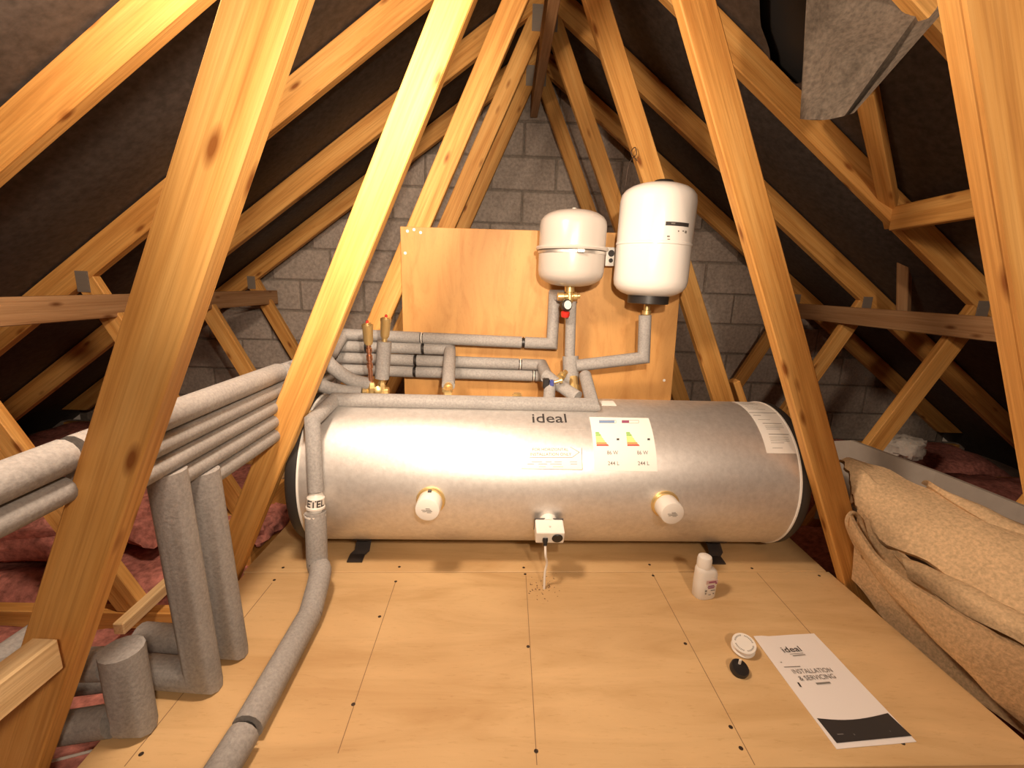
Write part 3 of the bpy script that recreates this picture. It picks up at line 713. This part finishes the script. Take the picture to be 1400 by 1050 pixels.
o_ = obj('union_nut', lathe([(.018, -.03), (.018, -.012), (.022, -.01), (.022, .014), (.016, .016), (.016, .05)], at(785, 533, 1.62), (-.05, .6, 1), 10), BRASS, None, False, at(785, 533, 1.62)); tag(o_, 'brass union nut under the thick foam sleeve', 'fitting')
br = [at(882, 431, 1.64), at(880, 489, 1.64), at(788, 500, 1.66)]
pipe('branch_pipe', 'lagged pipe dropping from the large vessel and running left to the sleeve', [br], .0225)

# ------------------------------------------------------------------ expansion vessels
c = at(782, 340, 1.672); R = .117
sv = thing('expansion_vessel', V((c.x, c.y, c.z-.13)), 'small cream expansion vessel with a clamp band on the plywood panel', 'expansion vessel', 'expansion vessels')
top, bot = at(782, 287, 1.672).z, at(780, 392, 1.672).z
dv = V((.0, .0, 1.))
def vprof(R, z0, z1, dome, nb=6):
    p = []
    for k in range(nb+1):
        a = PI/2*k/nb; p.append((R*math.sin(a)**.8, z0+dome*(1-math.cos(a)**.85)))
    q = [(r, z1-(z-z0)) for r, z in reversed(p)]
    return p, q
zc = at(782, 344, 1.672).z
lo, hi = vprof(R, bot, top, .055)
obj('lower_shell', lathe([(r, z) for r, z in lo] + [(R, zc-.006)], (c.x, c.y, 0), dv, 48), IVORY, sv, True)
obj('upper_shell', lathe([(R, zc+.004)] + hi, (c.x, c.y, 0), dv, 48), IVORY, sv, True)
obj('seam_ring', lathe([(R-.004, zc+.001), (R+.009, zc+.002), (R+.0115, zc+.008), (R+.009, zc+.014), (R-.004, zc+.015)], (c.x, c.y, 0), dv, 48), IVORY, sv, True)
band = obj('clamp_band', lathe([(R-.001, zc-.010), (R+.003, zc-.010), (R+.003, zc-.001), (R-.001, zc-.001)], (c.x, c.y, 0), dv, 48), STEEL, sv, True)
obj('clamp_screw', bevel(obox(V((c.x+.012, c.y-R-.007, zc-.005)), V((1, 0, 0)), V((0, 1, 0)), V((0, 0, 1)), .026, .012, .012), .002), STEEL, band)
obj('top_nipple', lathe([(.008, top-.006), (.008, top+.006), (.005, top+.008), (.0, top+.008)], (c.x, c.y, 0), dv, 14), IVORY, sv, True)
obj('bracket', bevel(box((c.x-.03, c.y+R-.01, zc-.05), (c.x+.03, 1.804, zc+.03)), .003), STEEL, sv)
obj('neck', lathe([(.014, bot-.028), (.014, bot-.02), (.018, bot-.018), (.018, bot+.004)], (c.x, c.y, 0), dv, 12), BRASS, sv, True)
gv = thing('relief_valve', V((c.x, c.y, bot-.12)), 'brass and black relief valve with a red cap under the small vessel', 'valve')
gc = at(779, 405, 1.672)
obj('body', lathe([(.01, -.045), (.015, -.043), (.015, -.022), (.011, -.02), (.011, .012), (.015, .014), (.015, .024), (.009, .026), (.009, .036)], gc, (1, 0, .06), 14), BRASS, gv, True)
obj('upright', lathe([(.012, -.022), (.014, -.012), (.012, .01), (.012, .03)], gc, (0, 0, 1), 14), BRASS, gv, True)
obj('gauge', lathe([(.019, -.010), (.021, -.006), (.021, .008), (.017, .010), (.0, .0105)], at(774, 417, 1.648), (.5, -1, .1), 20), BLACK, gv, True)
obj('dial_face', lathe([(.0155, .010), (.0155, .0115), (.0, .012)], at(774, 417, 1.648), (.5, -1, .1), 20), LABEL, gv, True)
obj('cap', lathe([(.014, -.014), (.016, -.008), (.016, .004), (.012, .006)], at(773, 428, 1.655), (0, -.2, 1), 16), RED, gv, True)
# large vessel
c = at(894, 330, 1.655); R = .128
lv = thing('expansion_vessel', V((c.x, c.y, .84)), 'large white expansion vessel with a black printed label on the panel', 'expansion vessel', 'expansion vessels')
top, bot = at(897, 251, 1.655).z, at(892, 407, 1.655).z
lo, hi = vprof(R, bot, top, .06)
dv = V((.012, .0, 1)).normalized()
zs = at(894, 335, 1.655).z
obj('shell', lathe(lo + [(R, zs-.006), (R+.0025, zs-.004), (R+.0025, zs+.003), (R, zs+.005)] + hi, (c.x-.012, c.y, 0), dv, 56), WHITE, lv, True)
obj('base_ring', lathe([(.068, bot-.022), (.072, bot-.020), (.072, bot+.008), (.06, bot+.012)], (c.x-.012, c.y, 0), dv, 36), BLACK, lv, True)
obj('top_cap', lathe([(.038, top-.012), (.036, top+.004), (.03, top+.010), (.0, top+.012)], (c.x-.0, c.y, 0), dv, 28), BLACK, lv, True)
obj('nozzle', lathe([(.010, bot-.065), (.016, bot-.06), (.016, bot-.046), (.011, bot-.044), (.011, bot-.015)], (c.x-.012, c.y, 0), dv, 14), BRASS, lv, True)
def vpatch(a0, a1, z0, z1, lift=.0008, n=10):
    rows = []
    for z in (z0, z1):
        rows.append([V((c.x-.012+dv.x*z+(R+lift)*math.sin(math.radians(a0+(a1-a0)*k/n)), c.y-(R+lift)*math.cos(math.radians(a0+(a1-a0)*k/n)), z)) for k in range(n+1)])
    return slab(rows, (0, .0006, 0))
zl = at(905, 306, 1.54).z
lb = obj('label_bar', vpatch(-4, 36, zl-.006, zl+.006), INK, lv, True)
obj('label_print', join(vpatch(16, 18, zl-.024, zl-.019), vpatch(24, 27, zl-.022, zl-.018), vpatch(29, 33, zl-.026, zl-.018), vpatch(0, 4, zl-.042, zl-.037), vpatch(1, 5, zl-.050, zl-.047), vpatch(14, 32, zl-.055, zl-.0535), vpatch(4, 10, zl-.001, zl+.003, .0014)), LABINK, lb)
# two-hole bracket plate between the vessels
bk = at(836, 351, 1.76)
pl_ = thing('bracket_plate', bk, 'small two-hole steel bracket plate between the vessels', 'bracket')
obj('plate', bevel(box((bk.x-.022, bk.y-.002, bk.z-.034), (bk.x+.03, bk.y+.002, bk.z+.034)), .0015), LABEL, pl_)
obj('stand_off', box((bk.x+.01, bk.y+.002, bk.z-.02), (bk.x+.03, 1.804, bk.z+.02)), LABEL, pl_)
for dz, r in ((.012, .012), (-.014, .008)): obj('hole', lathe([(r, .0), (r, .0015), (.0, .0016)], (bk.x-.002, bk.y-.002, bk.z+dz), (0, -1, 0), 18), INK, pl_)

# ------------------------------------------------------------------ small things on the deck
# bottle
b0 = V((.617, 1.172, 0)); BT = thing('plastic_bottle', b0, 'white plastic inhibitor bottle with screw cap standing on the deck', 'bottle')
rz = .22; bu = V((math.cos(rz), math.sin(rz), 0)); bw = V((-math.sin(rz), math.cos(rz), 0))
secs = [(0, .030, .021, 0, 0), (.004, .033, .023, 0, 0), (.05, .034, .0235, 0, 0), (.074, .0335, .023, 0, 0), (.085, .0315, .0225, -.002, 0), (.093, .0265, .021, -.006, .0), (.098, .020, .0185, -.010, .0), (.106, .0145, .0145, -.011, 0)]
rows = []
for z, a, b, sx, sy in secs:
    r = []
    for k in range(29):
        t = 2*PI*k/28; cx, cy = math.cos(t), math.sin(t)
        r.append(b0 + bu*(sx+a*abs(cx)**.75*(1 if cx >= 0 else -1)) + bw*(sy+b*abs(cy)**.75*(1 if cy >= 0 else -1)) + V((0, 0, z)))
    rows.append(r)
v, f = grid(rows); f = f + [tuple(range(28))] 
obj('body', (v, f), WPLAST, BT, True)
obj('cap', lathe([(.0185, .098), (.0205, .100), (.0205, .122), (.0185, .130), (.012, .134), (.0, .1345)], b0-bu*.011, (0, 0, 1), 28), WPLAST, BT, True)
lf = []
def blab(u0, u1, z0, z1, l=.0006): 
    c_ = b0 - bw*(.0232+l); return obox(c_ + bu*((u0+u1)/2) + V((0, 0, (z0+z1)/2)), bu, bw, ZZ, u1-u0, .001, z1-z0)
lbl = obj('label_band', blab(-.014, .024, .054, .066), plain('label_pink', (.62, .45, .42), .6), BT)
obj('label_mark', join(blab(-.006, .018, .058, .0625, .0012), blab(.016, .021, .053, .057, .0012)), C_P, lbl)
obj('label_print', join(*[blab(a, b_, z, z+.002, .001) for a, b_, z in ((-.007, .013, .047), (-.008, .016, .043), (-.006, .014, .039))]), C_P, BT)
obj('label_symbol', join(*[blab(a, b_, z0, z1, .001) for a, b_, z0, z1 in ((-.015, -.009, .030, .035), (-.014, -.010, .022, .026), (-.002, .006, .018, .0195), (.012, .016, .0195, .0225), (.004, .018, .031, .033))]), LABINK, BT)
# tape reel
rc = az(1016, 886, .012); rn = V((-.10, -.26, 1)).normalized()
rl = thing('tape_reel', V((rc.x, rc.y, 0)), 'white reel of thread seal tape tilted beside the leaflet corner', 'tape reel'); rc = V((rc.x, rc.y, .02))
obj('top_flange', lathe([(.009, .006), (.027, .006), (.028, .0075), (.027, .009), (.009, .009)], rc, rn, 36), WPLAST, rl, True)
obj('tape', lathe([(.010, -.008), (.0235, -.008), (.0235, .007), (.010, .007)], rc, rn, 36), PAPER, rl, True)
obj('bottom_flange', lathe([(.009, -.010), (.027, -.010), (.028, -.0085), (.027, -.007), (.009, -.007)], rc, rn, 36), WPLAST, rl, True)
u, w, _ = frame(rn); g = []
for k in range(40):
    a = 2*PI*k/40
    if k % 10 in (8, 9): continue
    q = u*math.cos(a)+w*math.sin(a); g.append(obox(rc+rn*.0092+q*.0205, q, rn.cross(q), rn, .0035, .0015, .0005))
obj('printed_ring', join(*g), LABINK, rl)
# black plug
kc = az(1011, 914, .012); kn = V((.1, -.38, 1)).normalized(); kt = thing('black_cap', V((kc.x, kc.y, 0)), 'round black cap with a white pin lying near the tape reel', 'cap'); kc = V((kc.x, kc.y, .012))
obj('disc', lathe([(.018, -.009), (.0205, -.007), (.021, .004), (.019, .007), (.0, .0075)], kc, kn, 30), BLACK, kt, True)
obj('pin', bevel(obox(kc+V((.001, .004, .014)), V((1, 0, 0)), V((0, 1, 0)), V((0, -.1, 1)).normalized(), .006, .004, .016), .001), WPLAST, kt)
# leaflet
lc = [az(1030, 871, .0015), az(1113, 866, .0015), az(1253, 1014, .0015), az(1144, 1024, .0015)]
lt = thing('leaflet', V((.775, .87, 0)), 'white installation leaflet with a dark bottom band lying on the deck', 'leaflet')
rows = []
for i in range(13):
    t = i/12; a = lc[0].lerp(lc[3], t); b = lc[1].lerp(lc[2], t)
    rows.append([a.lerp(b, j/8) + V((0, 0, .0012*max(0, noise.noise(V((i*.35, j*.3, 2))))+(.003*(1-t)**4 if j < 2 else 0))) for j in range(9)])
obj('paper', slab(rows, (0, 0, -.0012)), PAPER, lt, True)
def dtext(s, p0, p1, h, M, parent, Z=.0036, bold=0.):
    a, b = az(*p0, Z), az(*p1, Z); v, f, w = text2d(s, 1., bold); hh = max(p.y for p in v); d = (b-a); L = d.length; d.normalize(); n = ZZ.cross(d)
    return obj('lettering', ([a + d*(p.x/w*L) + n*(p.y/hh*h) for p in v], f), M, parent)
dtext('ideal', (1072.5, 892), (1097, 890), .017, INK, lt, bold=.003)
dtext('INSTALLATION', (1086, 921), (1139.5, 918.5), .0125, INKG, lt)
dtext('& SERVICING', (1095, 930.5), (1144, 927), .0125, INKG, lt)
Z = .0036
obj('small_print', join(*[strip(az(*a, Z), az(*b, Z), w_, Z) for a, b, w_ in (((1084, 896.5), (1101, 894.8), .002), ((1080, 894.3), (1098, 892.8), .0012), ((1116, 934.6), (1135, 933), .004), ((1072, 912), (1094, 911), .0018), ((1067, 905.5), (1069, 905.3), .002))]), LABINK, lt)['kind'] = 'stuff'
obj('logo_mark', strip(az(1091, 933, Z), az(1095, 939, Z), .004, Z), INK, lt)
tb_ = [az(1117+(1213.7-1117)*k/10, 982+(975-982)*k/10 + 5.5*math.sin(PI*k/10), Z-.0008) for k in range(11)]
bb_ = [az(1144+(1246.5-1144)*k/10, 1015.9+(1006-1015.9)*k/10, Z-.0008) for k in range(11)]
obj('dark_band', slab([tb_, bb_], (0, 0, .0004)), plain('band_ink', (.04, .037, .037), .35), lt)
obj('band_print', join(*[strip(az(*a, Z), az(*b, Z), w_, Z-.0003) for a, b, w_ in (((1145, 1004), (1153, 1003.4), .002), ((1167, 1003), (1169, 1005), .002), ((1216, 999), (1218, 1000), .002))]), INKG, lt)

# ------------------------------------------------------------------ insulation on both sides
def batt(x0, x1, y0, y1, zt, seed, label, M=PINK, amp=.05, group='pink insulation quilts between the chords'):
    nx, ny = 40, 16; rows = []
    for i in range(nx+1):
        r = []
        for j in range(ny+1):
            u_, v_ = i/nx, j/ny; X = x0+(x1-x0)*u_; Y = y0+(y1-y0)*v_
            e_ = min(1, min(v_, 1-v_)*7)**.5 * min(1, min(u_, 1-u_)*12)**.5
            nz = noise.noise(V((X*3, Y*3, seed)))*amp + noise.noise(V((X*9, Y*9, seed+7)))*amp*.45 + noise.noise(V((X*26, Y*26, seed+3)))*amp*.18
            r.append(V((X, Y+.02*noise.noise(V((X*6, v_*2, seed+1))), -.236 + (zt+.236+nz)*e_)))
        rows.append(r)
    bot = [[V((p.x, p.y, -.237)) for p in (r[0], r[-1])] for r in rows]
    tag(obj('insulation_quilt', grid(rows), M, None, True, ((x0+x1)/2, (y0+y1)/2, -.237)), label, 'insulation', group)
bays = [(.05, .62), (.68, 1.225), (1.275, 1.825), (1.875, 2.425), (2.475, 3.02)]
bn = ['left of the deck nearest the viewer', 'left of the deck under the drop pipes', 'left of the cylinder end', 'left of the plywood panel', 'at the left foot of the block wall']
for k, (a, b) in enumerate(bays): batt(-3.0, -.80, a, b, (-.14, -.15, -.125, -.11, -.1)[k], k*3.3, 'pink glass wool quilt '+bn[k])
bn = ['right of the deck nearest the viewer', 'under the folded carpet', 'right of the cylinder end', 'right of the plywood panel', 'at the right foot of the block wall']
for k, (a, b) in enumerate(bays): batt(1.13, 3.2, a, b, (-.12, -.12, -.1, -.08, -.08)[k], 40+k*2.7, 'pink glass wool quilt '+bn[k])
# rolled loose lumps
def lump(c, rx, ry, rz_, seed, label, M=PINK, rot=0):
    vs_, fs = [], []; n, m_ = 30, 18; ca, sa = math.cos(rot), math.sin(rot)
    for i in range(m_+1):
        a = PI*i/m_
        for k in range(n):
            b = 2*PI*k/n; d = V((math.sin(a)*math.cos(b), math.sin(a)*math.sin(b), math.cos(a)))
            d = V([abs(x)**.7*(1 if x >= 0 else -1) for x in d])
            s_ = 1 + .28*noise.noise(d*1.6+V((seed, 0, 0))) + .14*noise.noise(d*5+V((seed, 3, 0))) + .06*noise.noise(d*13+V((seed, 3, 0)))
            p = V((d.x*rx, d.y*ry, d.z*rz_))*s_; vs_.append(V((p.x*ca-p.y*sa, p.x*sa+p.y*ca, p.z))+V(c))
    for i in range(m_):
        for k in range(n): a, b = i*n+k, i*n+(k+1) % n; fs.append((a, b, b+n, a+n))
    return tag(obj('insulation_lump', (vs_, fs), M, None, True, V(c)-V((0, 0, rz_))), label, 'insulation')
lump((-1.66, 1.50, -.02), .32, .15, .09, 2., 'loose pink insulation roll lying between the pipes and the near web', rot=.3)
lump((-1.30, 1.62, -.01), .12, .16, .085, 5., 'loose pink insulation lump behind the drop pipes', rot=.2)
lump((-.90, 1.62, -.05), .06, .12, .05, 9., 'small pink insulation lump tucked by the deck corner')
lump(at(1238, 612, 2.45), .10, .08, .06, 12., 'crumpled whitish foam lump beyond the folded carpet', WHITEWOOL, .3)

# ------------------------------------------------------------------ folded carpet and grey board on the right
cp = thing('folded_carpet', V((1.25, .95, -.1)), 'folded tan felt-backed carpet heaped beside the right deck edge', 'carpet')
def ruled(top, botm, n=8, bulge=V((0, 0, 0)), m_=6, wav=.006, seed=0.):
    T = curve(top, m_); B = curve(botm, m_); rows = []
    for i, (a, b) in enumerate(zip(T, B)):
        rows.append([a.lerp(b, j/n) + bulge*math.sin(PI*j/n) + V((1, .3, .6))*wav*noise.noise(V((i*.22, j*.35, seed))) for j in range(n+1)])
    return rows
def bz(px, py, Z=-.03): return az(px, py, Z)
t1 = [at(1161, 704, 1.20), at(1195, 757, 1.08), at(1250, 801, .97), at(1330, 851, .86), at(1400, 891, .78), at(1520, 952, .67)]
b1 = [at(1173, 753, 1.19), at(1204, 796, 1.08), at(1256, 853, .965), at(1330, 926, .85), at(1400, 992, .775), at(1520, 1095, .675)]
t0 = [p + V((.05, .02, .06)) for p in b1]; b0_ = [bz(1208, 842, -.09), bz(1230, 862, -.09), bz(1268, 893, -.09), bz(1334, 950, -.09), bz(1402, 1006, -.09), bz(1522, 1105, -.09)]
obj('carpet_layer', slab(ruled(t0, [p+V((.06, .03, 0)) for p in b0_], 6, seed=11), (.01, .003, .0)), CARPET, cp, True)
obj('carpet_layer', slab(ruled(t1, b1, 8, V((-.012, 0, .0)), seed=1), (.011, .003, .0)), CARPET, cp, True)
# inner face of the first fold and the second standing layer
t2 = [at(1172, 694, 1.225), at(1206, 730, 1.15), at(1243, 768, 1.075), at(1304, 808, .975), at(1400, 868, .84), at(1520, 934, .715)]
b2 = [p + V((.03, 0, -.24)) for p in t2]
obj('carpet_layer', slab(ruled(t2, b2, 6, seed=3), (.010, .003, .002)), CARPET, cp, True)
lin = [p + V((.0125, .0035, -.012)) for p in t1]; linb = [p + V((.0125, .0035, .01)) for p in b1]
obj('carpet_pile', slab(ruled(lin, linb, 8, V((-.012, 0, .0)), seed=1), (.003, 0, 0)), CARPET_IN, cp, True)
obj('carpet_fold', sweep(curve([at(1176, 757, 1.19), at(1163, 730, 1.20), at(1158, 712, 1.20), at(1165, 701, 1.205), at(1175, 708, 1.205), at(1183, 732, 1.19), at(1196, 762, 1.15)], 5), .006, 8), CARPET, cp, True)
# lying layers
t3 = [at(1232, 762, 1.075), at(1300, 789, .99), at(1400, 838, .87), at(1520, 898, .76)]
b3 = [at(1240, 790, 1.055), at(1300, 826, .955), at(1400, 886, .825), at(1520, 950, .71)]
obj('carpet_layer', slab(ruled(t3, b3, 6, V((-.01, -.01, .01)), seed=5, wav=.01), (.02, .02, -.01)), CARPET, cp, True)
t4 = [at(1148, 628, 1.36), at(1165, 626, 1.36), at(1215, 645, 1.30), at(1300, 680, 1.17), at(1400, 722, 1.04), at(1520, 775, .92)]
b4 = [at(1162, 688, 1.25), at(1172, 694, 1.23), at(1215, 742, 1.12), at(1290, 786, 1.01), at(1400, 838, .875), at(1520, 898, .765)]
obj('carpet_layer', slab(ruled(t4, b4, 12, V((.0, -.01, .035)), seed=7, wav=.018), (.008, .012, -.012)), CARPET, cp, True)
t5 = [at(1262, 657, 1.24), at(1330, 688, 1.13), at(1400, 716, 1.05), at(1520, 765, .93)]
b5 = [at(1268, 664, 1.215), at(1330, 702, 1.09), at(1400, 742, 1.0), at(1520, 800, .88)]
obj('carpet_layer', slab(ruled(t5, b5, 5, V((0, -.01, .012)), seed=9), (.008, .012, -.014)), CARPET, cp, True)
gt = [at(1140, 603, 1.60), at(1163, 602, 1.58), at(1280, 645, 1.36), at(1393, 690, 1.17), at(1520, 742, 1.0)]
gb = [p + V((-.05, -.04, -.3)) for p in gt]
tag(obj('grey_board', slab([[a, b] for a, b in zip(gt, gb)], (.014, .004, 0)), GREYB, None, False, (1.3, 1.3, .05)), 'smooth grey board standing behind the folded carpet', 'board')

# hanging underlay flap
rows = []
nu, nv = 22, 18
FT = [(1108, -60, 1.33), (1180, -60, 1.33), (1290, -40, 1.33), (1300, -20, 1.32)]
for i in range(nv+1):
    v_ = i/nv
    lft = V((1107-12*v_, -60+222*v_)); 
    # right border: straight down the top, then cutting back in to the lower corner
    rx = 1300 if v_ < .3 else 1300 - (v_-.3)/.7*132
    ry = -60 + 222*v_ - 8*v_
    row = []
    for j in range(nu+1):
        u_ = j/nu; px = lft.x+(rx-lft.x)*u_; py = lft.y+(ry-lft.y)*u_ + 5*math.sin(u_*PI)*v_
        Y = 1.35 - .16*u_*u_ + .05*math.sin(u_*7+v_*2)*(.3+v_*.5)*(1-u_) + .03*noise.noise(V((u_*4, v_*4, 1))) - .02*v_ + (.04 if u_ > .85 else 0)*v_
        q = at(px, py, Y); q.z = min(q.z, RL+RD-.045-RS*(q.x-XA)); row.append(q)
    rows.append(row)
tag(obj('underlay_flap', slab(rows, (0, .004, 0)), FLAP, None, True, rows[0][10]), 'torn grey brown underlay flap hanging from the right roof slope', 'underlay')

# pendant bulbs: one high on the left, one added as fill behind the viewer
for (p, w, r, lab) in LAMPS:
    t = thing('pendant_bulb', p, lab, 'lamp'); p = V(p)
    ztop = RL+RD-RS*abs(p.x-XA)-.01
    obj('cord', sweep([p+V((0, 0, .13)), V((p.x, p.y, ztop))], .003, 8), WPLAST, t)
    obj('holder', lathe([(.012, .06), (.02, .065), (.02, .11), (.012, .13)], p, (0, 0, 1), 18), WPLAST, t, True)
    ld = bpy.data.lights.new('bulb', 'POINT'); ld.energy = w; ld.color = WARM; ld.shadow_soft_size = r
    lo_ = bpy.data.objects.new('bulb', ld); COL.objects.link(lo_); lo_.parent = t

# torch added as fill light, unseen beside the viewer, a little above the lens
tp_, aim, tw = FILL_TORCH; d = (at(*aim)-tp_).normalized()
to = thing('fill_torch', tp_, 'small black torch added unseen beside the viewer as fill light towards the cylinder', 'torch')
obj('barrel', lathe([(.012, -.16), (.014, -.155), (.014, -.06), (.021, -.045), (.023, -.02), (.021, -.018), (.018, -.026), (.0, -.028)], tp_, d, 20), BLACK, to, True)
sl_ = bpy.data.lights.new('fill_beam', 'SPOT'); sl_.energy = tw; sl_.color = (1, .80, .60); sl_.spot_size = math.radians(74); sl_.spot_blend = 1.; sl_.shadow_soft_size = .02
so = bpy.data.objects.new('fill_beam', sl_); COL.objects.link(so); so.parent = to; so.rotation_euler = (-d).to_track_quat('Z', 'Y').to_euler()

# twist of wire on the web beside the large vessel
w0 = at(866, 214, 1.82)
tag(obj('wire_twist', sweep(curve([w0+V((-.02, .0, -.10)), w0+V((-.018, -.004, -.05)), w0+V((-.008, -.006, -.012)), w0+V((.008, -.008, .006)), w0+V((.002, -.006, .03)), w0+V((-.012, -.008, .012)), w0+V((.012, -.008, -.016))], 5), .0016, 6), SCREW, None, True, w0), 'thin dark wire twisted round the web above the large vessel', 'wire')

tag(obj('thin_cable', sweep([az(40, 1048, -.10), az(85, 1037, -.10), az(128, 1026, -.10)], .003, 8), WPLAST, None, True, az(85, 1037, -.10)), 'thin white cable lying below the left deck edge in the corner', 'cable')
pg = at(420, 563, 1.29)
tag(obj('pipe_peg', lathe([(.005, -.02), (.005, .012), (.0035, .015), (.0, .0152)], pg, (1, -.1, -.05), 12), TIMBER_PALE, None, True, pg), 'small pale peg poking out of the bright web beside the cylinder', 'peg')
